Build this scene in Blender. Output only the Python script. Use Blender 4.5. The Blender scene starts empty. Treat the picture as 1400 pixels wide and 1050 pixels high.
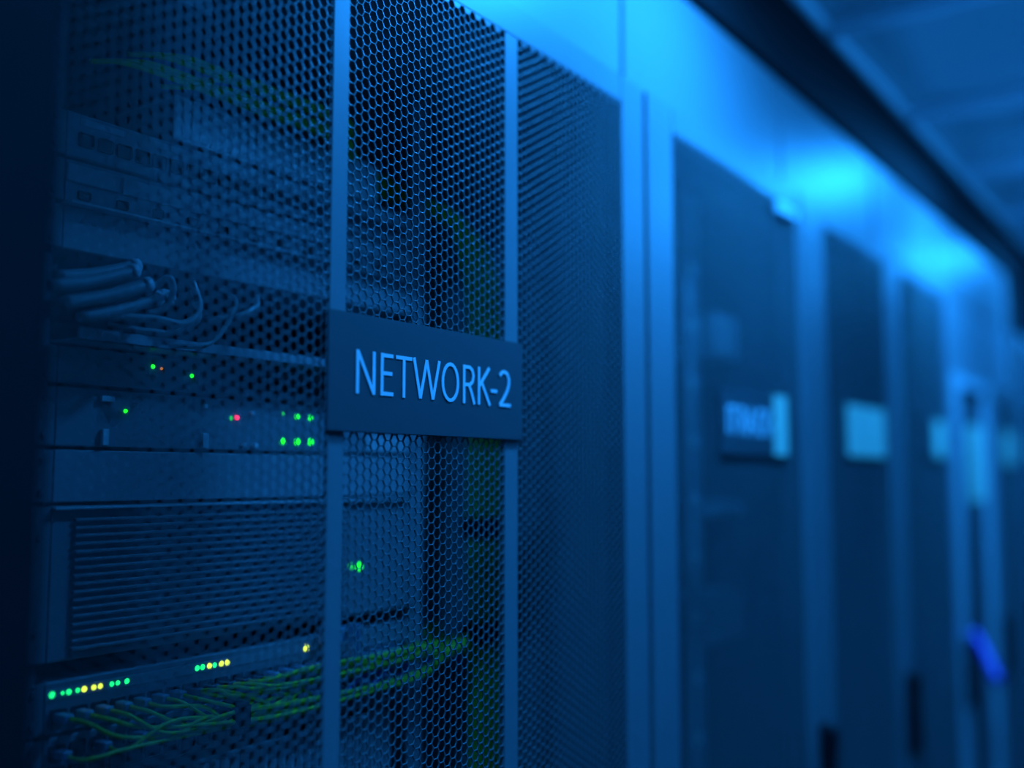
import bpy, bmesh, math, random
import numpy as np
from mathutils import Vector, Matrix
random.seed(7)
S = bpy.context.scene
COL = S.collection

# ------------------------------------------------------------------ camera
# world: the racks' door plane is x = 0, the row runs along +y, the aisle is x > 0, floor z = 0 (metres)
F = 1410.0 / 1400.0 * 36.0
pitch = math.atan(125.0 / 1410.0)
yaw = math.atan(990.0 * math.cos(pitch) / 1410.0)
cam = bpy.data.cameras.new('camera')
co = bpy.data.objects.new('camera', cam)
COL.objects.link(co)
co.location = (.656, 0, 1.5)
co.rotation_euler = (math.pi / 2 + pitch, 0, yaw)
cam.lens = F
cam.sensor_width = 36
cam.clip_start = .02
cam.dof.use_dof = True
cam.dof.focus_distance = 1.02
cam.dof.aperture_fstop = 1.1
cam.dof.aperture_blades = 0
S.camera = co

# ------------------------------------------------------------------ world, exposure, lamps
S.view_settings.view_transform = 'Standard'
S.view_settings.look = 'None'
S.view_settings.gamma = 1.0
S.view_settings.use_curve_mapping = False
S.view_settings.exposure = 0.0
w = bpy.data.worlds.new('world')
S.world = w
w.use_nodes = True
w.node_tree.nodes['Background'].inputs[0].default_value = (.0, .25, 1, 1)
w.node_tree.nodes['Background'].inputs[1].default_value = .01
S.cycles.use_denoising = True
S.cycles.max_bounces = 8
S.cycles.sample_clamp_indirect = 4.0

BLUE = (.012, .270, 1.0)


def area(name, loc, rot, sx, sy, power, color=BLUE):
    l = bpy.data.lights.new(name, 'AREA')
    l.shape = 'RECTANGLE'
    l.size = sx
    l.size_y = sy
    l.energy = power
    l.color = color
    o = bpy.data.objects.new(name, l)
    o.location = loc
    o.rotation_euler = rot
    COL.objects.link(o)
    return o


LAMPS = [(.30, 1.34, 2.395, 31.0), (.32, 3.05, 2.395, 27.0), (.30, 4.45, 2.395, 19.0), (.60, -.30, 2.395, 26.0)]  # last lamp is added behind the camera to brighten the near cabinet
for x, y, z, p in LAMPS:
    area('lamp_light', (x, y, z), (0, 0, 0), .10, .10, p)
# added light bar, unseen across the aisle, to brighten the ceiling
area('added_bar_light', (1.62, 3.0, 1.962), (0, math.radians(168), 0), .10, 3.6, 75.0)


# ------------------------------------------------------------------ materials
def mat(name, color, rough=.5, metal=0.0, emit=None, es=0.0, noise=0.0, nscale=40.0, bump=0.0, spec=.5, coat=0.0):
    m = bpy.data.materials.new(name)
    m.use_nodes = True
    nt = m.node_tree
    b = nt.nodes['Principled BSDF']
    b.inputs['Base Color'].default_value = (*color, 1)
    b.inputs['Roughness'].default_value = rough
    b.inputs['Metallic'].default_value = metal
    b.inputs['Specular IOR Level'].default_value = spec
    b.inputs['Coat Weight'].default_value = coat
    if emit:
        b.inputs['Emission Color'].default_value = (*emit, 1)
        b.inputs['Emission Strength'].default_value = es
    if noise or bump:
        tc = nt.nodes.new('ShaderNodeTexCoord')
        n = nt.nodes.new('ShaderNodeTexNoise')
        n.inputs['Scale'].default_value = nscale
        n.inputs['Detail'].default_value = 4
        nt.links.new(tc.outputs['Object'], n.inputs['Vector'])
        if noise:
            r = nt.nodes.new('ShaderNodeMapRange')
            r.inputs['To Min'].default_value = 1 - noise
            r.inputs['To Max'].default_value = 1 + noise
            nt.links.new(n.outputs['Fac'], r.inputs['Value'])
            v = nt.nodes.new('ShaderNodeVectorMath')
            v.operation = 'SCALE'
            v.inputs[0].default_value = color
            nt.links.new(r.outputs[0], v.inputs['Scale'])
            nt.links.new(v.outputs[0], b.inputs['Base Color'])
        if bump:
            bp = nt.nodes.new('ShaderNodeBump')
            bp.inputs['Strength'].default_value = bump
            bp.inputs['Distance'].default_value = .001
            nt.links.new(n.outputs['Fac'], bp.inputs['Height'])
            nt.links.new(bp.outputs[0], b.inputs['Normal'])
    return m


M = dict(
    paint=mat('grey_powder_coat', (.21, .21, .213), .42, noise=.05, nscale=9, bump=.05),
    sheet=mat('perforated_steel', (.125, .125, .128), .36),
    fascia=mat('satin_grey_metal', (.23, .23, .233), .42, noise=.08, nscale=3, bump=.04),
    pale=mat('pale_grey_paint', (.72, .74, .74), .4),
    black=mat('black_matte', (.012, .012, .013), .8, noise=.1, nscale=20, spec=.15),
    gloss=mat('black_plastic', (.01, .01, .012), .35),
    plate=mat('dark_sign_plate', (.085, .085, .088), .42),
    white=mat('white_lettering', (.92, .92, .92), .6),
    paper=mat('white_paper', (.78, .84, .60), .8),
    inner=mat('inside_paint_lit', (.40, .40, .41), .6, noise=.1, nscale=15),  # inside paint lightened, stands in for a hazy veil of light
    inner_dark=mat('inside_paint_shaded', (.06, .06, .063), .6, noise=.1, nscale=15),  # same inside paint, darkened copy for the shaded server cabinets
    dev=mat('dark_equipment_steel', (.26, .26, .27), .45, noise=.08, nscale=25),
    dev2=mat('grey_equipment_steel', (.36, .36, .37), .42, noise=.08, nscale=25),
    band=mat('mid_grey_band', (.50, .50, .51), .42),
    devpale=mat('light_equipment_steel', (.55, .56, .57), .42, noise=.06, nscale=25),
    port=mat('port_black', (.06, .06, .06), .5),
    cable=mat('yellow_green_cable', (.52, .62, .03), .45, noise=.12, nscale=30),
    boot=mat('pale_blue_cable_boot', (.22, .32, .42), .45),
    bluecable=mat('blue_cable', (.10, .12, .55), .45),
    grey_cable=mat('grey_cable', (.22, .24, .24), .4, noise=.1),
    strap=mat('black_strap', (.015, .015, .015), .8),
    tile=mat('ceiling_panel', (.60, .62, .63), .34, noise=.12, nscale=1.7, bump=.1),
    bar=mat('ceiling_bar_paint', (.90, .90, .95), .35),
    alu=mat('aluminium_edge', (.88, .88, .88), .4),
    floor=mat('raised_floor', (.10, .10, .105), .35, noise=.15, nscale=5),
    wall=mat('dark_wall', (.03, .03, .033), .7, noise=.15, nscale=3, bump=.1),
    violet=mat('violet_plastic', (.34, .10, .60), .4),
    lamp=mat('lamp_diffuser', (.8, .8, .8), .4, emit=BLUE, es=20),
    lamp_soft=mat('added_bar_diffuser', (.8, .8, .8), .4, emit=BLUE, es=2),  # glow of the added light bar
    led_green=mat('led_green', (.0, .3, .0), .4, emit=(.01, 1, .01), es=3),
    led_dim=mat('led_dim_green', (.0, .3, .05), .4, emit=(.02, .8, .08), es=1.1),
    led_teal=mat('led_teal_green', (.0, .3, .1), .4, emit=(.01, 1, .22), es=2.2),
    led_yellow=mat('led_yellow', (.3, .3, .0), .4, emit=(.70, 1, .08), es=2.2),
    led_red=mat('led_red', (.3, .0, .0), .4, emit=(1, .03, .12), es=3),
    led_orange=mat('led_orange', (.3, .1, .0), .4, emit=(1, .35, .05), es=.5),
)


# ------------------------------------------------------------------ mesh helpers
def link(name, me, parent=None, material=None):
    o = bpy.data.objects.new(name, me)
    COL.objects.link(o)
    if material is not None and not me.materials:
        me.materials.append(M[material])
    if parent is not None:
        o.parent = parent
    return o


def tag(o, label=None, cat=None, group=None, kind=None):
    if label: o['label'] = label
    if cat: o['category'] = cat
    if group: o['group'] = group
    if kind: o['kind'] = kind
    return o


def thing(name, loc, label, cat, group=None):
    o = bpy.data.objects.new(name, None)
    o.empty_display_size = .05
    o.location = loc
    COL.objects.link(o)
    return tag(o, label, cat, group)


def boxes(name, bl, material, parent=None, bevel=.0012, seg=1, off=(0, 0, 0)):
    """one mesh made of bevelled boxes (x0,x1,y0,y1,z0,z1)"""
    bm = bmesh.new()
    for b in bl:
        x0, x1, y0, y1, z0, z1 = b[:6]
        r = bmesh.ops.create_cube(bm, size=1)
        vs = r['verts']
        for v in vs:
            v.co = Vector(((x0 + x1) / 2 + v.co.x * (x1 - x0) - off[0], (y0 + y1) / 2 + v.co.y * (y1 - y0) - off[1],
                           (z0 + z1) / 2 + v.co.z * (z1 - z0) - off[2]))
    if bevel:
        bmesh.ops.bevel(bm, geom=bm.edges[:], offset=bevel, segments=seg, affect='EDGES', clamp_overlap=True)
    me = bpy.data.meshes.new(name)
    bm.to_mesh(me)
    bm.free()
    return link(name, me, parent, material)


def cr(pts, n=8):
    """smooth path through the points"""
    P = [Vector(p) for p in pts]
    P = [P[0] * 2 - P[1]] + P + [P[-1] * 2 - P[-2]]
    out = []
    for i in range(1, len(P) - 2):
        for k in range(n):
            t = k / n
            a, b, c, d = P[i - 1], P[i], P[i + 1], P[i + 2]
            out.append(.5 * ((2 * b) + (c - a) * t + (2 * a - 5 * b + 4 * c - d) * t * t + (3 * b - a - 3 * c + d) * t ** 3))
    out.append(P[-2])
    return out


def tube_data(name, pts, r, sides=8, n=8, off=Vector((0, 0, 0))):
    path = cr(pts, n)
    V, Fc = [], []
    up = Vector((0, 0, 1))
    prev = None
    for i, p in enumerate(path):
        d = (path[min(i + 1, len(path) - 1)] - path[max(i - 1, 0)]).normalized()
        a = prev if prev else (up if abs(d.z) < .9 else Vector((1, 0, 0)))
        s = d.cross(a).normalized()
        a = s.cross(d).normalized()
        prev = a
        for k in range(sides):
            t = 2 * math.pi * k / sides
            V.append(p - off + (s * math.cos(t) + a * math.sin(t)) * r)
    for i in range(len(path) - 1):
        for k in range(sides):
            k2 = (k + 1) % sides
            Fc.append((i * sides + k, i * sides + k2, (i + 1) * sides + k2, (i + 1) * sides + k))
    Fc.append(tuple(range(sides))[::-1])
    Fc.append(tuple((len(path) - 1) * sides + k for k in range(sides)))
    me = bpy.data.meshes.new(name)
    me.from_pydata([tuple(v) for v in V], [], Fc)
    for p in me.polygons: p.use_smooth = True
    return me


def tube(name, pts, r, material, parent=None, **k):
    return link(name, tube_data(name, pts, r, **k), parent, material)


def disc(name, x, y, z, r, h, material, parent, sides=12):
    """short cylinder with its axis along x, front face at x+h"""
    bm = bmesh.new()
    bmesh.ops.create_cone(bm, cap_ends=True, segments=sides, radius1=r, radius2=r * .8, depth=h,
                          matrix=Matrix.Translation((x + h / 2, y, z)) @ Matrix.Rotation(math.pi / 2, 4, 'Y'))
    me = bpy.data.meshes.new(name)
    bm.to_mesh(me)
    bm.free()
    return link(name, me, parent, material)


PZ = .01065          # vertical pitch of the hexagonal perforation
PY = .00922


def hex_sheet(name, y0, y1, z0, z1, parent, material='sheet', th=.0019, bar=.0010, x=-.0006):
    """perforated steel sheet: real hexagonal holes with walls; flat-topped cells in straight columns"""
    nc = max(1, round((y1 - y0) / PY))
    cy = (y1 - y0) / nc
    R = cy / 1.5
    pz = R * math.sqrt(3)
    nr = int((z1 - z0) / pz) + 1
    I, J = np.meshgrid(np.arange(nc), np.arange(-1, nr + 1), indexing='ij')
    I, J = I.ravel(), J.ravel()
    yc = y0 + (I + .5) * cy
    zc = z1 - pz * .55 - J * pz - (I % 2) * pz / 2
    opn = (zc + pz * .5 < z1 + 1e-6) & (zc - pz * .5 > z0)
    ang = np.arange(6) * math.pi / 3
    oy, oz = np.cos(ang), np.sin(ang)
    Ri = R - bar / math.sqrt(3)
    vs, lens, idx = [], [], []
    base = 0
    k = opn.sum()
    yo, zo = yc[opn], zc[opn]

    def ring(rr, xx, ys, zs):
        a = np.empty((len(ys), 6, 3))
        a[:, :, 0] = xx
        a[:, :, 1] = np.clip(ys[:, None] + rr * oy, y0 - .002, y1 + .002)
        a[:, :, 2] = zs[:, None] + rr * oz
        return a
    v = np.concatenate([ring(R, x, yo, zo), ring(Ri, x, yo, zo), ring(Ri, x - th, yo, zo), ring(R, x - th, yo, zo)], axis=1)  # k,24,3
    q = []
    for i in range(6):
        j = (i + 1) % 6
        q += [(i, j, 6 + j, 6 + i), (6 + i, 6 + j, 12 + j, 12 + i), (12 + i, 12 + j, 18 + j, 18 + i)]
    q = np.array(q)
    faces = (np.arange(k)[:, None, None] * 24 + q[None]).reshape(-1, 4)
    V = v.reshape(-1, 3)
    yc2, zc2 = yc[~opn], zc[~opn]
    kc = len(yc2)
    cap = ring(R, x, yc2, zc2)
    cap[:, :, 2] = np.clip(cap[:, :, 2], z0 - .004, z1 + .004)
    V2 = cap.reshape(-1, 3)
    hexf = (np.arange(kc)[:, None] * 6 + np.arange(6)[None]) + len(V)
    V = np.concatenate([V, V2])
    me = bpy.data.meshes.new(name)
    nq, nh = len(faces), kc
    me.vertices.add(len(V))
    me.vertices.foreach_set('co', V.ravel().astype(np.float32))
    me.loops.add(nq * 4 + nh * 6)
    me.loops.foreach_set('vertex_index', np.concatenate([faces.ravel(), hexf.ravel()]).astype(np.int32))
    me.polygons.add(nq + nh)
    me.polygons.foreach_set('loop_start', np.concatenate([np.arange(nq) * 4, nq * 4 + np.arange(nh) * 6]).astype(np.int32))
    me.update(calc_edges=True)
    me.validate()
    return link(name, me, parent, material)


# ------------------------------------------------------------------ lettering (single-stroke letters, cap height 1, box width 1)
GL = {
    'N': [[(.07, 0), (.07, 1)], [(.07, .98), (.93, .02)], [(.93, 0), (.93, 1)]],
    'E': [[(.10, 0), (.10, 1)], [(.10, .95), (.98, .95)], [(.10, .53), (.90, .53)], [(.10, .05), (1, .05)]],
    'T': [[(0, .95), (1, .95)], [(.5, 0), (.5, .95)]],
    'W': [[(.03, 1), (.27, .02)], [(.27, .02), (.5, .98)], [(.5, .98), (.74, .02)], [(.74, .02), (.98, 1)]],
    'O': [[(.5 + .45 * math.cos(t * math.pi / 12), .5 + .46 * math.sin(t * math.pi / 12)) for t in range(25)]],
    'R': [[(.08, 0), (.08, 1)], [(.08, .95), (.55, .95), (.78, .88), (.88, .74), (.80, .58), (.60, .50), (.08, .49)],
          [(.48, .50), (.70, .32), (.97, 0)]],
    'K': [[(.08, 0), (.08, 1)], [(.92, 1), (.12, .50)], [(.30, .60), (.97, 0)]],
    '-': [[(0, .40), (1, .40)]],
    '2': [[(.08, .84), (.25, .93), (.45, .96), (.70, .92), (.85, .78), (.84, .62), (.70, .44), (.40, .22), (.10, .06)],
          [(.04, .05), (1, .05)]],
    'I': [[(.5, 0), (.5, 1)]],
    'A': [[(.02, 0), (.5, .97)], [(.5, .97), (.98, 0)], [(.2, .33), (.8, .33)]],
    'C': [[(.95, .90), (.70, .96), (.45, .93), (.20, .78), (.10, .5), (.20, .22), (.45, .07), (.70, .04), (.96, .10)]],
    '3': [[(.10, .90), (.35, .96), (.65, .92), (.82, .76), (.70, .58), (.40, .52), (.72, .46), (.88, .28), (.72, .10), (.40, .04), (.08, .09)]],
}


def lettering(name, spans, x, z0, h, sw, parent, material='white', off=(0, 0, 0)):
    """spans: (char, y_left, y_right); flat strokes with a hair of thickness"""
    V, Fc = [], []
    lift = [0.0]

    def quad(a, b, wd):
        d = (b - a)
        if d.length < 1e-6: return
        d.normalize()
        n = Vector((-d.y, d.x)) * wd / 2
        q = [a + n, a - n, b - n, b + n]
        i = len(V)
        lift[0] += 2e-6
        for xx in (x, x + .0006 + lift[0]):
            for p in q: V.append((xx - off[0], p.x - off[1], p.y - off[2]))
        Fc.extend([(i + 4, i + 5, i + 6, i + 7), (i + 3, i + 2, i + 1, i), (i, i + 1, i + 5, i + 4), (i + 1, i + 2, i + 6, i + 5),
                   (i + 2, i + 3, i + 7, i + 6), (i + 3, i, i + 4, i + 7)])

    def dot(c, wd):
        i = len(V)
        lift[0] += 2e-6
        for xx in (x, x + .0006 + lift[0]):
            for k in range(10):
                V.append((xx - off[0], c.x + wd / 2 * math.cos(k * math.pi / 5) - off[1], c.y + wd / 2 * math.sin(k * math.pi / 5) - off[2]))
        Fc.append(tuple(i + 10 + k for k in range(10)))
        for k in range(10):
            Fc.append((i + k, i + (k + 1) % 10, i + 10 + (k + 1) % 10, i + 10 + k))
    for ch, a, b in spans:
        for st in GL[ch]:
            P = [Vector((a + (b - a) * u, z0 + h * v)) for u, v in st]
            for i in range(len(P) - 1): quad(P[i], P[i + 1], sw)
            for p in P[1:-1]: dot(p, sw)
    me = bpy.data.meshes.new(name)
    me.from_pydata(V, [], Fc)
    return link(name, me, parent, material)


# ------------------------------------------------------------------ the room
def struct(o, kind='structure'):
    o['kind'] = kind
    return o


CEIL = 2.47
YEND = 6.2
struct(boxes('floor', [(-1.6, 1.7, -2.0, YEND, -.06, 0)], 'floor', bevel=0))
struct(boxes('wall_left', [(-1.7, -1.6, -2.0, YEND, 0, CEIL + .1)], 'wall', bevel=0))
struct(boxes('wall_right', [(1.7, 1.8, -2.0, YEND, 0, CEIL + .1)], 'wall', bevel=0))
struct(boxes('wall_back', [(-1.7, 1.8, YEND, YEND + .1, 0, CEIL + .1)], 'wall', bevel=0))
struct(boxes('wall_front', [(-1.7, 1.8, -2.1, -2.0, 0, CEIL + .1)], 'wall', bevel=0))
ceil = struct(boxes('ceiling', [(-1.7, 1.8, -2.0, YEND, CEIL + .03, CEIL + .06)], 'wall', bevel=0))
bars_y = [.83 + .655 * k for k in range(-4, 9)]
for i in range(len(bars_y) - 1):
    for x0, x1 in ((-.004, .60), (.612, 1.20), (1.212, 1.70)):
        boxes('ceiling_panel', [(x0, x1, bars_y[i] + .006, bars_y[i + 1] - .006, CEIL, CEIL + .02)], 'tile', ceil, bevel=.002)
for y in bars_y:
    boxes('ceiling_bar', [(-.004, 1.70, y - .017, y + .017, CEIL - .036, CEIL - .001)], 'bar', ceil, bevel=.003)
# dark blanking band over the racks and its bright metal edge
struct(boxes('trim_1', [(-.05, -.022, -.9, YEND - .01, 2.272, CEIL - .001)], 'black', bevel=.002))
struct(boxes('trim_2', [(-.021, -.005, -.9, YEND - .01, CEIL - .032, CEIL - .001)], 'alu', bevel=.002))

# ------------------------------------------------------------------ racks
Z0D, Z1D = .08, 2.042      # door bottom and top
ZP1 = 2.004                # top of the perforation
X = -.150                  # face of the rack mounted equipment


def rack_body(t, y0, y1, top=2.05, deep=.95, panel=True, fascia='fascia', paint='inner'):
    oy = t.location.y
    e = .0005
    bx = lambda n, b, m, bv=.0015: boxes(n, b, m, t, bv, off=(0, oy, 0))
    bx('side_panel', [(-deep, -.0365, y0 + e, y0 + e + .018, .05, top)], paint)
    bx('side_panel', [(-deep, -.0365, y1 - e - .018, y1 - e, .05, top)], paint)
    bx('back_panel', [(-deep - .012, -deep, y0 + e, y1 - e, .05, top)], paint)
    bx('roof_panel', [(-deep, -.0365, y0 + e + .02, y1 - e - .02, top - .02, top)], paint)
    bx('front_flange', [(-.036, -.0315, y0 + .0004, y0 + .024, .06, top - .005), (-.036, -.0315, y1 - .024, y1 - .0004, .06, top - .005)], 'fascia')
    bx('plinth', [(-deep, -.03, y0 + e, y1 - e, 0, .05)], 'black')
    if panel:
        bx('top_panel', [(-.065, -.035, y0 + .0015, y1 - .0015, top + .001, 2.268)], fascia, .002)
    return t


def handle_mesh():
    bm = bmesh.new()
    for (x0, x1, y0, y1, z0, z1) in ((0, .010, -.018, .018, -.098, .098), (.010, .026, -.011, .011, -.085, .080), (.010, .030, -.014, .014, .055, .090)):
        vs = bmesh.ops.create_cube(bm, size=1)['verts']
        for v in vs:
            v.co = Vector(((x0 + x1) / 2 + v.co.x * (x1 - x0), (y0 + y1) / 2 + v.co.y * (y1 - y0), (z0 + z1) / 2 + v.co.z * (z1 - z0)))
    bmesh.ops.bevel(bm, geom=bm.edges[:], offset=.003, segments=2, affect='EDGES', clamp_overlap=True)
    me = bpy.data.meshes.new('door_handle')
    bm.to_mesh(me)
    bm.free()
    me.materials.append(M['gloss'])
    return me


HM = handle_mesh()


def door(t, y0, y1, perf, ribs, sheet_mesh=None, zt=Z1D, zp=ZP1, handle_y=None, paint='paint', zb=Z0D):
    """frame with stiles and rails; perf = list of perforated spans; returns the door"""
    oy = t.location.y
    a, b = perf[0][0], perf[-1][1]
    d = boxes('door', [(-.030, 0, y0, a, zb, zt), (-.030, 0, b, y1, zb, zt),
                       (-.0295, 0, a + .0002, b - .0002, zp, zt), (-.0295, 0, a + .0002, b - .0002, zb, zb + .06)], paint, t, .0010, 2, off=(0, oy, 0))
    sheets = []
    for k, (p0, p1) in enumerate(perf):
        if sheet_mesh:
            o = link('mesh_panel', sheet_mesh[k], d)
        else:
            o = hex_sheet('mesh_panel', p0 - oy, p1 - oy, zb + .06, zp, d)
        sheets.append(o.data)
    for r0, r1 in ribs:
        boxes('rib', [(-.006, -.0002, r0, r1, zb + .06, zp)], paint, d, .0004, 1, off=(0, oy, 0))
    if handle_y:
        h = link('door_handle', HM, d)
        h.location = (0, handle_y - oy, .945)
    return d, sheets


# --- the network cabinet nearest the camera
R1 = thing('network_cabinet', (0, .3, 0), 'nearest wide network cabinet with hexagon mesh door and the NETWORK-2 sign', 'cabinet')
rack_body(R1, .356, 1.262)
door(R1, .358, 1.2595, [(.384, .6545), (.6745, .9245), (.9495, 1.196)], [(.6545, .6745), (.9245, .9495)])
for ya, yb, lab in ((.494, .524, None), (1.026, .1056 + .95, None)):
    for x0 in (-.2275,):
        boxes('mounting_rail', [(x0, x0 + .002, ya, yb, .06, 2.0)] + [(x0 - .02, x0, ya if ya < .5 else yb - .003, (ya + .003) if ya < .5 else yb, .06, 2.0)],
              'dev', R1, .0004, off=(0, .3, 0))

# --- black cabinet and jutting leaf, added to keep the left edge dark
R0 = thing('added_black_cabinet', (0, -.3, 0), 'added black cabinet edge keeping the far left dark, before the network cabinet', 'cabinet')
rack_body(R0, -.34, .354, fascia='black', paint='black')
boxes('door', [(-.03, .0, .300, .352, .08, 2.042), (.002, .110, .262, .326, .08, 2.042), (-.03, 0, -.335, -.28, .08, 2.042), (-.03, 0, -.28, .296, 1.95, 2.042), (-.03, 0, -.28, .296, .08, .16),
               (-.022, -.012, -.28, .296, .16, 1.95)], 'black', R0, .003, 2, off=(0, -.3, 0))

# --- the server cabinets further down
specs = [
    ('server_cabinet', 1.268, 1.890, [(1.350, 1.872)], 'server cabinet next to the network cabinet, with IT RACK-3 sign on its mesh door', None),
    ('server_cabinet', 1.898, 2.512, [(2.030, 2.466)], 'mesh door server cabinet with a big square pale sign', 1.945),
    ('server_cabinet', 2.520, 3.110, [(2.598, 3.070)], 'mesh door server cabinet third from the network cabinet, half pale sign', 2.560),
]
for nm, y0, y1, perf, lab, hy in specs:
    t = thing(nm, (0, y0, 0), lab, 'cabinet')
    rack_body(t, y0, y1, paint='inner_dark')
    d, sh = door(t, y0 + .0015, y1 - .0015, perf, [], handle_y=hy)
    if y0 < 1.3:
        tab = boxes('latch_tab', [(0, .010, 1.762, 1.855, 1.970, 1.994)], 'pale', t, .003, 2, off=(0, y0, 0))
        tab['label'] = 'small pale tab at the top corner of the door'
        for k in range(11):
            z = 1.05 + .1015 * k - .2
            boxes('rail_tag', [(-.118, -.1165, 1.648, 1.676, z - .011, z + .011)], 'pale', t, .0004, off=(0, y0, 0))
        boxes('mounting_rail', [(-.122, -.119, 1.628, 1.690, .06, 2.0)], 'dev2', t, .0004, off=(0, y0, 0))

# grey solid door cabinet, lower than the others
t = thing('low_cabinet', (0, 3.12, 0), 'lower pale cabinet with a solid door, violet lever and tall paper notice', 'cabinet')
rack_body(t, 3.118, 3.700, top=1.80, panel=False)
d = boxes('door', [(-.030, .004, 3.122, 3.222, .08, 1.795), (-.030, .004, 3.615, 3.696, .08, 1.795), (-.03, .004, 3.222, 3.615, 1.76, 1.795), (-.03, .004, 3.222, 3.615, .08, .14)],
          'devpale', t, .002, 2, off=(0, 3.12, 0))
boxes('door_panel', [(-.024, -.010, 3.222, 3.615, .14, 1.76)], 'sheet', d, .001, off=(0, 3.12, 0))
h = link('door_handle', HM, d)
h.location = (.004, .045, .945)
lev = tube('lever', [(.022, .075, 1.055), (.048, .050, 1.020), (.074, .010, .985), (.100, -.030, .945)], .014, 'violet', d, sides=10)
lev['label'] = 'violet lever swung out from the black handle'
t2 = thing('dim_gap_panel', (-.03, 3.12, 1.805), 'panel put in above the two low cabinets where the light falls off', 'panel')
boxes('panel_sheet', [(-.008, 0, .001, .587, .002, .238), (-.008, 0, .591, 1.178, .002, .238)], 'dev', t2, .002)  # sheet stands in for the fall-off of light here
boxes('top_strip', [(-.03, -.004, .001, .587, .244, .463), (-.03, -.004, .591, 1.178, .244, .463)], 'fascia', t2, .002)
t = thing('server_cabinet', (0, 3.71, 0), 'far mesh door server cabinet just beyond the low pale cabinet', 'cabinet')
rack_body(t, 3.708, 4.30, top=1.80, panel=False)
door(t, 3.712, 4.296, [(3.79, 4.25)], [], handle_y=3.75, zt=1.795, zp=1.757)
t = thing('server_cabinet', (0, 4.31, 0), 'farthest server cabinet in view, at the right end of the row', 'cabinet')
rack_body(t, 4.308, 4.90, fascia='black')
door(t, 4.312, 4.896, [(4.39, 4.85)], [], handle_y=4.35)

# ------------------------------------------------------------------ signs
def sign(y0, y1, z0, z1, label, material='plate', x=.0008, th=.003, name='name_sign', cat='sign'):
    t = thing(name, (x, (y0 + y1) / 2, z0), label, cat)
    boxes('plate', [(0, th, (y0 - y1) / 2, (y1 - y0) / 2, 0, z1 - z0)], material, t, .0008, 2)
    return t


s = sign(.649, .954, 1.539, 1.648, 'dark plate reading NETWORK-2 in light letters on the nearest mesh door')
sp = [('N', .6845, .7100), ('E', .7175, .7352), ('T', .7388, .7622), ('W', .7640, .8052), ('O', .8085, .8362), ('R', .8435, .8635),
      ('K', .8690, .8910), ('-', .8920, .9035), ('2', .9070, .9290)]
lettering('lettering', sp, .0031 + .0008, 1.5745, .0402, .0036, s, off=s.location)
s = sign(1.500, 1.800, 1.533, 1.637, 'dark plate reading IT RACK-3 on the second cabinet door')
yy = 1.522
sp = []
for ch, wd, gap in (('I', .008, .004), ('T', .026, .012), ('R', .027, .006), ('A', .034, .005), ('C', .028, .006), ('K', .028, .004), ('-', .015, .004), ('3', .026, 0)):
    sp.append((ch, yy, yy + wd))
    yy += wd + gap
lettering('lettering', sp, .0039, 1.566, .045, .0062, s, off=s.location)
s = sign(1.722, 1.786, 1.534, 1.640, 'narrow pale paper strip over the right end of the IT RACK-3 sign', 'paper', x=.0046, th=.001, name='paper_strip', cat='paper')
s.children[0].name = 'paper_sheet'
s = sign(2.149, 2.420, 1.540, 1.648, 'large square pale sign on the third cabinet door', 'paper')
s = sign(2.790, 3.010, 1.543, 1.652, 'sign on the fourth cabinet door, dark at left and pale at right')
boxes('paper_label', [(.0032, .0042, -.01, .104, .006, .103)], 'paper', s, .0003)
s = sign(3.375, 3.610, 1.418, 1.655, 'tall pale paper notice on the solid door of the low cabinet', 'paper', x=-.0095, th=.0015, name='paper_notice', cat='notice')
s.children[0].name = 'paper_sheet'
s = sign(3.895, 4.100, 1.537, 1.651, 'small pale sign on the cabinet just beyond the low one', 'paper')
s = sign(4.500, 4.740, 1.537, 1.651, 'pale sign on the farthest cabinet, cut by the picture edge', 'paper')

# ------------------------------------------------------------------ rack mounted equipment of the network cabinet
YL, YR = .487, .937  # equipment positions below were computed beforehand from image pixels projected onto its face plane
before = set(bpy.data.objects)


def device(name, z0, z1, label, cat, face='dev', y0=YL, y1=YR, ears=True, depth=.42, x=X):
    t = thing(name, (x, y0, z0), label, cat)
    h = z1 - z0
    wd = y1 - y0
    boxes('chassis', [(-depth, -.004, .001, wd - .001, .0008, h - .0008)], 'dev', t, .001)
    boxes('faceplate', [(-.004, 0, 0, wd, .0006, h - .0006)], face, t, .0008)
    if ears:
        for s0, s1 in ((-.018, -.0004), (wd + .0004, wd + .018)):
            e = boxes('ear', [(-.003, 0, s0, s1, .001, h - .001)], 'dev', t, .0006)
            for zz in (h * .2, h * .8):
                disc('screw', 0, (s0 + s1) / 2, zz, .0030, .0015, 'dev', e)
    return t


def led(t, y, z, m, r=.0022, label=None):
    o = disc('indicator_light', 0, y - t.location.y, z - t.location.z, r, .0012, m, t)
    if label: o['label'] = label
    return o


def ports(t, ys, z, wd=.0125, h=.0105, m='port'):
    """recessed jack: dark socket in a raised rim"""
    out = []
    for y in ys:
        a = boxes('port', [(0, .0022, y - wd / 2 - .001, y - wd / 2, z - h / 2, z + h / 2), (0, .0022, y + wd / 2, y + wd / 2 + .001, z - h / 2, z + h / 2),
                           (0, .0022, y - wd / 2, y + wd / 2, z + h / 2, z + h / 2 + .001), (0, .0022, y - wd / 2, y + wd / 2, z - h / 2 - .001, z - h / 2),
                           (0, .0004, y - wd / 2, y + wd / 2, z - h / 2, z + h / 2)], m, t, 0)
        out.append(a)
    return out


# top: pale module, half out of the picture
t = device('pale_module', 1.952, 1.995, 'pale blank module at the very top of the network cabinet', 'panel', 'devpale', y0=.49, y1=.637, ears=False, depth=.08)
boxes('grip', [(0, .004, .03, .117, .017, .026)], 'devpale', t, .001)
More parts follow.
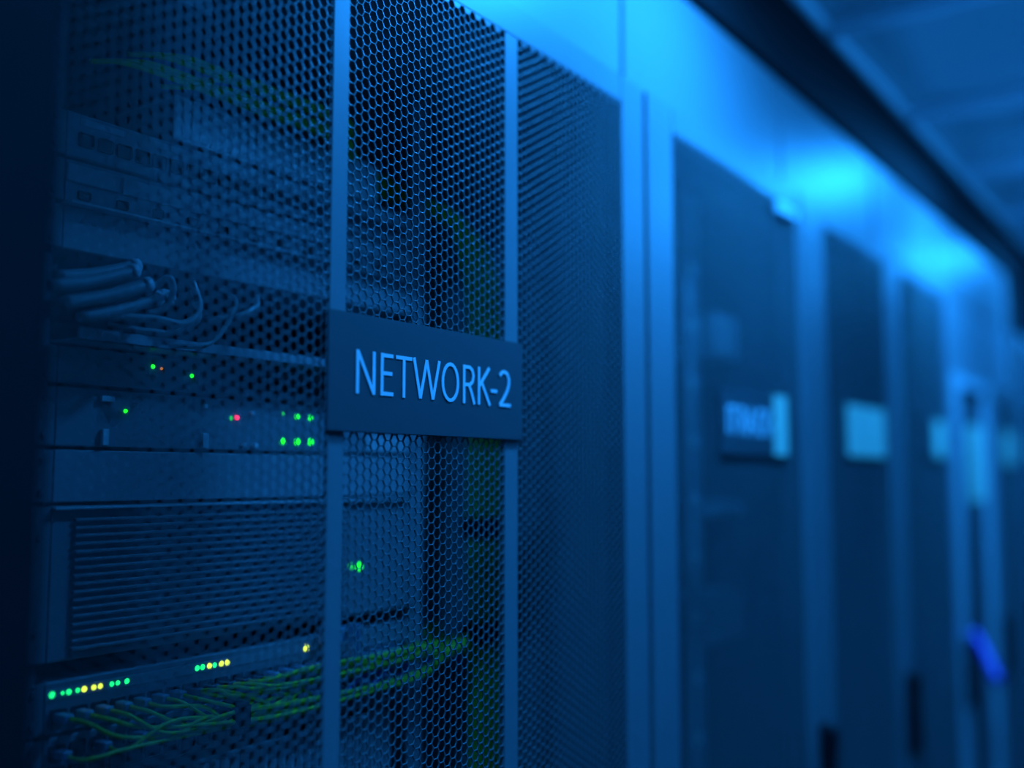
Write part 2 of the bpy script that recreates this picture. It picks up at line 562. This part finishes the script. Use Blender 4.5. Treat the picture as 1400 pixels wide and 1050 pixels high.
# pale vented module
t = device('vented_module', 1.816, 1.861, 'pale module of upright vent slots below the green cable run', 'module', 'pale', y0=.597, y1=.877, ears=False, depth=.10)
for k in range(27):
    y = .008 + k * .0100
    boxes('vent_slot', [(0, .0016, y, y + .0075, .004, .041)], 'pale', t, .0006)
# patch panel with ports
t = device('port_module', 1.773, 1.813, 'dark patch panel with a row of small ports under the vented module', 'patch panel', 'dev2')
ports(t, [.018 + k * .0188 for k in range(23)], .017)
for k in range(6):
    boxes('port_label', [(0, .0008, .012 + k * .0752, .055 + k * .0752, .030, .036)], 'devpale', t, .0002)
t = device('port_module', 1.733, 1.771, 'grey panel with a pale upper band split once near its left end', 'patch panel', 'dev2')
boxes('band', [(0, .004, 0, .050, .018, .033)], 'band', t, .0006)
boxes('band', [(0, .004, .054, .446, .018, .033)], 'band', t, .0006)
ports(t, [.018 + k * .0376 for k in range(12)], .008, .010, .006)
# smooth blank panel with a bright upper lip
t = device('blank_module', 1.692, 1.731, 'smooth blank panel above the open bay of loose cables', 'panel', 'dev2')
boxes('lip', [(-.02, .012, 0, .45, .0385, .0405)], 'devpale', t, .0004)
# open bay: a shelf
t = thing('equipment_shelf', (X, YL, 1.612), 'shallow metal shelf carrying the loose grey cables', 'shelf')
boxes('tray', [(-.40, .030, 0, .45, 0, .0016), (.028, .030, 0, .45, 0, .010)], 'dev2', t, .0003)
boxes('back_plate', [(-.402, -.40, 0, .45, 0, .078)], 'dev', t, .0003)

t = device('network_device', 1.577, 1.610, 'slim dark device with two green lights under the cable shelf', 'device', 'dev')
led(t, .580, 1.599, 'led_green', .0020)
led(t, .589, 1.598, 'led_orange', .0014, 'dim orange light')
led(t, .623, 1.594, 'led_green', .0018)
ports(t, [.20 + k * .016 for k in range(14)], .014)
t = device('storage_server', 1.524, 1.575, 'dark server with green and red lights and pale latches, left of the sign', 'server', 'dev')
for yl, zl, m, r, lb in ((.553, 1.557, 'led_green', .0018, None), (.671, 1.556, 'led_dim', .0022, None), (.678, 1.557, 'led_red', .0024, 'red light'), (.738, 1.564, 'led_dim', .0015, None),
                         (.758, 1.5615, 'led_green', .0024, None), (.777, 1.561, 'led_green', .0022, None), (.739, 1.535, 'led_green', .0032, None), (.759, 1.535, 'led_green', .0034, None),
                         (.778, 1.5355, 'led_green', .0032, None)):
    led(t, yl, zl, m, r, lb)
for a, b, c, e in ((.040, .053, .040, .045), (.042, .048, .002, .016), (.148, .155, .002, .016), (.149, .153, .040, .044), (.207, .211, .036, .040), (.197, .201, .004, .008), (.211, .216, .003, .008)):
    boxes('latch', [(0, .004, a, b, c, e)], 'pale', t, .0005)
for k in range(11):
    boxes('drive_bay', [(0, .003, .375 + k * .0065, .379 + k * .0065, .003, .020)], 'pale', t, .0004)
t = device('blank_module', 1.477, 1.522, 'plain dark blank panel right under the storage server', 'panel', 'dev2')
t = device('louvred_server', 1.346, 1.475, 'tall dark server with fine level louvres and one green light at right', 'server', 'dev')
for k in range(17):
    z = .008 + k * .0067
    boxes('louvre', [(0, .0035, .02, .345, z, z + .0026)], 'dev', t, .0005)
boxes('lip', [(0, .006, 0, .45, .1255, .1275)], 'devpale', t, .0004)
led(t, .855, 1.399, 'led_green', .0042)
led(t, .8425, 1.400, 'led_dim', .0030)
# switch with a row of indicator lights
t = device('network_switch', 1.288, 1.331, 'switch with a long row of green and yellow lights along its top', 'switch', 'dev')
boxes('light_strip', [(0, .0006, .0, .296, .0280, .0370)], 'dev2', t, .0002)
T, Yw = 'led_teal', 'led_yellow'
for y, m, r in ((.493, T, .0030), (.502, T, .0016), (.508, T, .0027), (.516, T, .0022), (.522, Yw, .0026), (.531, Yw, .0026), (.537, Yw, .0026), (.548, T, .0024),
                (.554, T, .0024), (.563, T, .0027), (.638, T, .0030), (.644, T, .0030), (.652, Yw, .0030), (.658, T, .0028), (.666, Yw, .0030), (.673, Yw, .0030), (.776, Yw, .0036)):
    led(t, y, 1.3205, m, r, 'yellow light' if m == Yw else None)
P1 = [.012 + k * .0186 for k in range(24)]
ports(t, P1, .014)
t = device('network_switch', 1.243, 1.286, 'lower switch half hidden behind the drooping green patch cords', 'switch', 'dev')
ports(t, P1, .030)
ports(t, P1, .013)
t = device('finned_module', 1.150, 1.236, 'pale module of upright fins near the bottom edge of the picture', 'module', 'dev', y0=.640, y1=.905, ears=False, depth=.2)
for k in range(22):
    y = .004 + k * .012
    boxes('fin', [(0, .008, y, y + .005, .003, .083)], 'devpale', t, .0008)
t = device('network_device', 1.09, 1.14, 'dark slab device below the finned module', 'device', 'dev')

# vertical pale connector block to the right of the switch
t = thing('connector_block', (-.13, .79, 1.322), 'pale connector block above the cords, right of the first door rib', 'connector')
boxes('block_body', [(-.016, 0, 0, .040, 0, .016)], 'boot', t, .001)
for k in range(2):
    boxes('pin', [(0, .010, .026 + k * .009, .031 + k * .009, -.024, .020)], 'boot', t, .001)

def cord(pts, r, label, group, material='cable', boots=(), cat='cable', name='network_cable', n=6, sides=8):
    o = tube(name, pts, r, material, n=n, sides=sides, off=Vector(pts[0]))
    o.location = pts[0]
    tag(o, label, cat, group)
    for (x, y, z) in boots:
        boxes('plug', [(x, x + .016, y - .0045, y + .0045, z - .0035, z + .0035)], 'boot', o, .001, off=tuple(pts[0]))
    return o


rnd = random.uniform
# fan from the left ports of the switch to the first tie
NA = 18
for k in range(NA):
    y = YL + P1[k * 2 // 3]
    pz = 1.302 if k % 3 else 1.273
    zt = 1.266 + .0030 * (k % 6)
    xt = -.120 + .005 * (k % 3)
    b = k % 12
    pts = [(X + .010, y, pz), (X + .030, y + .008, pz - .003), (-.115 + rnd(-.005, .005), y + .05, 1.274 + .005 * (k % 4) + rnd(-.003, .003)),
           (xt, .654, zt + .002), (xt, .72, zt - .002 + rnd(-.001, .001)), (xt, .83, 1.268 + .0016 * (k % 6)), (xt, .92, 1.272 + .0016 * (k % 6)), (-.135, 1.02, 1.287 + .0014 * (k % 6)),
           (-.150 + .004 * (k % 3), 1.058 + .0040 * b, 1.262), (-.15 + .004 * (k % 3), 1.060 + .0040 * b, 1.10)]
    cord(pts, .0019, 'yellow-green patch cord of the lower left fan under the row of lights', 'lower fan of patch cords', boots=[(X + .001, y, pz)])
# fan from the middle ports
for k in range(16):
    y = YL + P1[7 + k]
    pz = 1.302
    zt = 1.288 + .0028 * (k % 6)
    xt = -.116 + .005 * (k % 3)
    pts = [(X + .010, y, pz), (X + .032, y + .008, pz + .002), (xt, y + .045, zt + .008 + rnd(-.003, .003)), (xt, max(.855, y + .06) + .004 * (k % 3), zt + .004), (xt, max(.915, y + .10), 1.299 + .0020 * (k % 6)),
           (-.17, max(.955, y + .13), 1.300), (-.21, 1.06, 1.31)]
    cord(pts, .0019, 'yellow-green patch cord leaving the middle ports of the switch to the right', 'upper fan of patch cords', boots=[(X + .001, y, pz)])
# blue cords between
for k in range(4):
    y = YL + P1[15 + k * 2]
    pts = [(X + .012, y, 1.273), (X + .036, y + .01, 1.270), (-.116, y + .05, 1.288), (-.118, .90, 1.290 + .003 * k), (-.14, 1.0, 1.286), (-.18, 1.09, 1.25)]
    cord(pts, .0024, 'blue patch cord running between the green ones', 'blue patch cords', 'bluecable', boots=[(X + .002, y, 1.273)])
# upright bundle right of the equipment, with the run along the top
for k in range(12):
    yb = 1.056 + .0044 * k
    xb = -.150 + .007 * (k % 3)
    zt = 1.862 + .0042 * (k % 6) + (.006 if k % 6 > 2 else 0)
    xt = -.128 + .006 * (k // 6)
    pts = [(X + .010, .500 + .012 * k, zt - .004), (xt, .54 + .012 * k, zt + .001), (xt, .68, zt), (xt, .80, zt - .002), (-.20, .90, zt - .008 + rnd(-.004, .004)),
           (xb, .996 + .0035 * k, 1.832 - .002 * k + rnd(-.004, .004)), (xb, yb - .018, 1.780), (xb, yb, 1.700), (xb, yb + .001, 1.55), (xb, yb + rnd(-.002, .002), 1.44), (xb, yb + .004, 1.30), (xb, yb + .006, 1.0)]
    cord(pts, .0024, 'green cable of the run above the pale module, dropping down behind the second rib', 'upright bundle of green cables', name='network_cable', n=7)
for z, lab in ((1.434, 'black strap round the green bundle below the sign'), (1.30, 'black strap round the green bundle near the patch cords'), (1.62, 'black strap round the green bundle behind the sign')):
    t = boxes('cable_strap', [(-.160, -.125, 1.048, 1.118, z - .013, z + .013)], 'strap', None, .004, 2, off=(-.14, 1.08, z))
    t.location = (-.14, 1.08, z)
    tag(t, lab, 'strap')
t = boxes('cable_strap', [(-.135, -.105, .650, .668, 1.266, 1.290)], 'strap', None, .003, 2, off=(-.12, .659, 1.278))
t.location = (-.12, .659, 1.278)
tag(t, 'black strap gathering the lower left fan of patch cords', 'strap')

# thick grey sheathed cables and loops in the open bay
SR = .0056
for k, (a, b) in enumerate((((-.11, .455, 1.650), (-.112, .531, 1.675)), ((-.105, .462, 1.637), (-.105, .540, 1.664)), ((-.11, .480, 1.628), (-.112, .555, 1.655)), ((-.13, .470, 1.662), (-.13, .545, 1.684)))):
    mid = tuple((a[i] + b[i]) / 2 + (0, 0, -.002)[i] for i in range(3))
    o = cord([a, mid, b], SR, ['topmost thick grey sheathed cable in the open bay', 'second thick grey sheathed cable in the open bay', 'lowest thick grey sheathed cable in the open bay',
                                  'thick grey sheathed cable lying behind the other three'][k], None, 'grey_cable', name='sheathed_cable', sides=12)
    e = Vector(b) - Vector(a)
    c = tube('collar', [tuple(Vector(b) - Vector(a) - e * .06), tuple(Vector(b) - Vector(a) + e * .03)], SR * 1.15, 'devpale', o, sides=12, n=2)
loops = [
    ([(-.112, .540, 1.652), (-.10, .556, 1.672), (-.10, .562, 1.660), (-.105, .556, 1.645), (-.11, .545, 1.640)], .0030, 'small upright cable loop beside the sheathed cables'),
    ([(-.115, .500, 1.632), (-.105, .545, 1.635), (-.10, .575, 1.634), (-.102, .592, 1.650), (-.11, .590, 1.675)], .0034, 'wide grey cable loop curving up at its right end'),
    ([(-.13, .520, 1.628), (-.12, .555, 1.626), (-.115, .580, 1.628), (-.11, .598, 1.643), (-.12, .596, 1.668)], .0030, 'outer grey cable loop below the wide one'),
    ([(-.15, .655, 1.680), (-.11, .640, 1.664), (-.108, .630, 1.643), (-.108, .614, 1.623), (-.11, .592, 1.616), (-.13, .565, 1.6165)], .0024, 'thin grey cable arcing down to the shelf from the right'),
    ([(-.16, .640, 1.650), (-.14, .665, 1.655), (-.14, .690, 1.668), (-.15, .700, 1.680)], .0030, 'short grey cable end at the right of the open bay'),
]
for p, r, lab in loops:
    cord(p, r, lab, None, 'grey_cable', name='loose_cable', n=8)
t = thing('cable_adapter', (-.115, .562, 1.652), 'small square pale adapter among the loose cables', 'adapter')
boxes('adapter_body', [(-.012, 0, 0, .014, 0, .013)], 'devpale', t, .001)
boxes('adapter_nose', [(0, .006, .003, .011, .003, .010)], 'devpale', t, .001)

# the equipment above is scaled about the camera position to sit deeper (face at x = -0.22)
CAM_SCALE = 1.0868
done = set()
for o in [o for o in bpy.data.objects if o not in before]:
    if o.parent is None:
        o.location = (-.22 + CAM_SCALE * (o.location.x + .15), .5293 + CAM_SCALE * (o.location.y - .487), 1.3163 + CAM_SCALE * (o.location.z - 1.331))
    if o.type == 'MESH' and o.data.name not in done:
        o.data.transform(Matrix.Scale(CAM_SCALE, 4))
        done.add(o.data.name)

def plain_device(name, y0, y1, z0, z1, face, label, cat, x=-.12, vents=0):
    t = thing(name, (x, y0, z0), label, cat)
    wd, h = y1 - y0, z1 - z0
    boxes('chassis', [(-.5, -.003, .001, wd - .001, .001, h - .001)], 'dev', t, .001)
    boxes('faceplate', [(-.003, 0, 0, wd, .0006, h - .0006)], face, t, .001)
    for k in range(vents):
        y = .01 + (wd - .02) * k / vents
        boxes('drive_bay', [(0, .004, y, y + (wd - .02) / vents - .003, .006, h - .006)], 'dev2', t, .001)


plain_device('pale_module', 1.765, 1.912, 1.722, 1.803, 'devpale', 'pale block faintly seen through the mesh above the IT RACK-3 sign', 'module')
plain_device('rack_server', 1.70, 1.88, 1.425, 1.452, 'dev2', 'flat grey server edge behind the mesh below the IT RACK-3 sign', 'server', vents=4)
plain_device('rack_server', 1.70, 1.88, 1.20, 1.285, 'dev', 'dark server behind the lower mesh of the second cabinet', 'server', vents=8)

# ------------------------------------------------------------------ ceiling lamps and the added light bar
for k, (x, y, z, p) in enumerate(LAMPS):
    t = thing('ceiling_light', (x, y, CEIL), ['ceiling lamp above the nearest doors', 'ceiling lamp above the third cabinet', 'ceiling lamp near the end of the row', 'added lamp behind the viewer, brightening the nearest cabinet'][k], 'lamp')
    boxes('housing', [(-.065, .065, -.065, .065, -.045, -.0005)], 'pale', t, .004, 2)
    boxes('rim', [(-.07, -.058, -.07, .07, -.060, -.044), (.058, .07, -.07, .07, -.060, -.044), (-.058, .058, -.07, -.058, -.060, -.044), (-.058, .058, .058, .07, -.060, -.044)], 'alu', t, .002)
    boxes('diffuser', [(-.057, .057, -.057, .057, -.056, -.046)], 'lamp', t, .002)
t = thing('added_light_bar', (1.56, 3.0, 1.9), 'added unseen blue light bar across the aisle, brightening the ceiling', 'lamp')
boxes('housing', [(0, .139, -1.82, 1.82, -.05, .05)], 'black', t, .004)
boxes('diffuser', [(.01, .11, -1.80, 1.80, .0505, .058)], 'lamp_soft', t, .002)
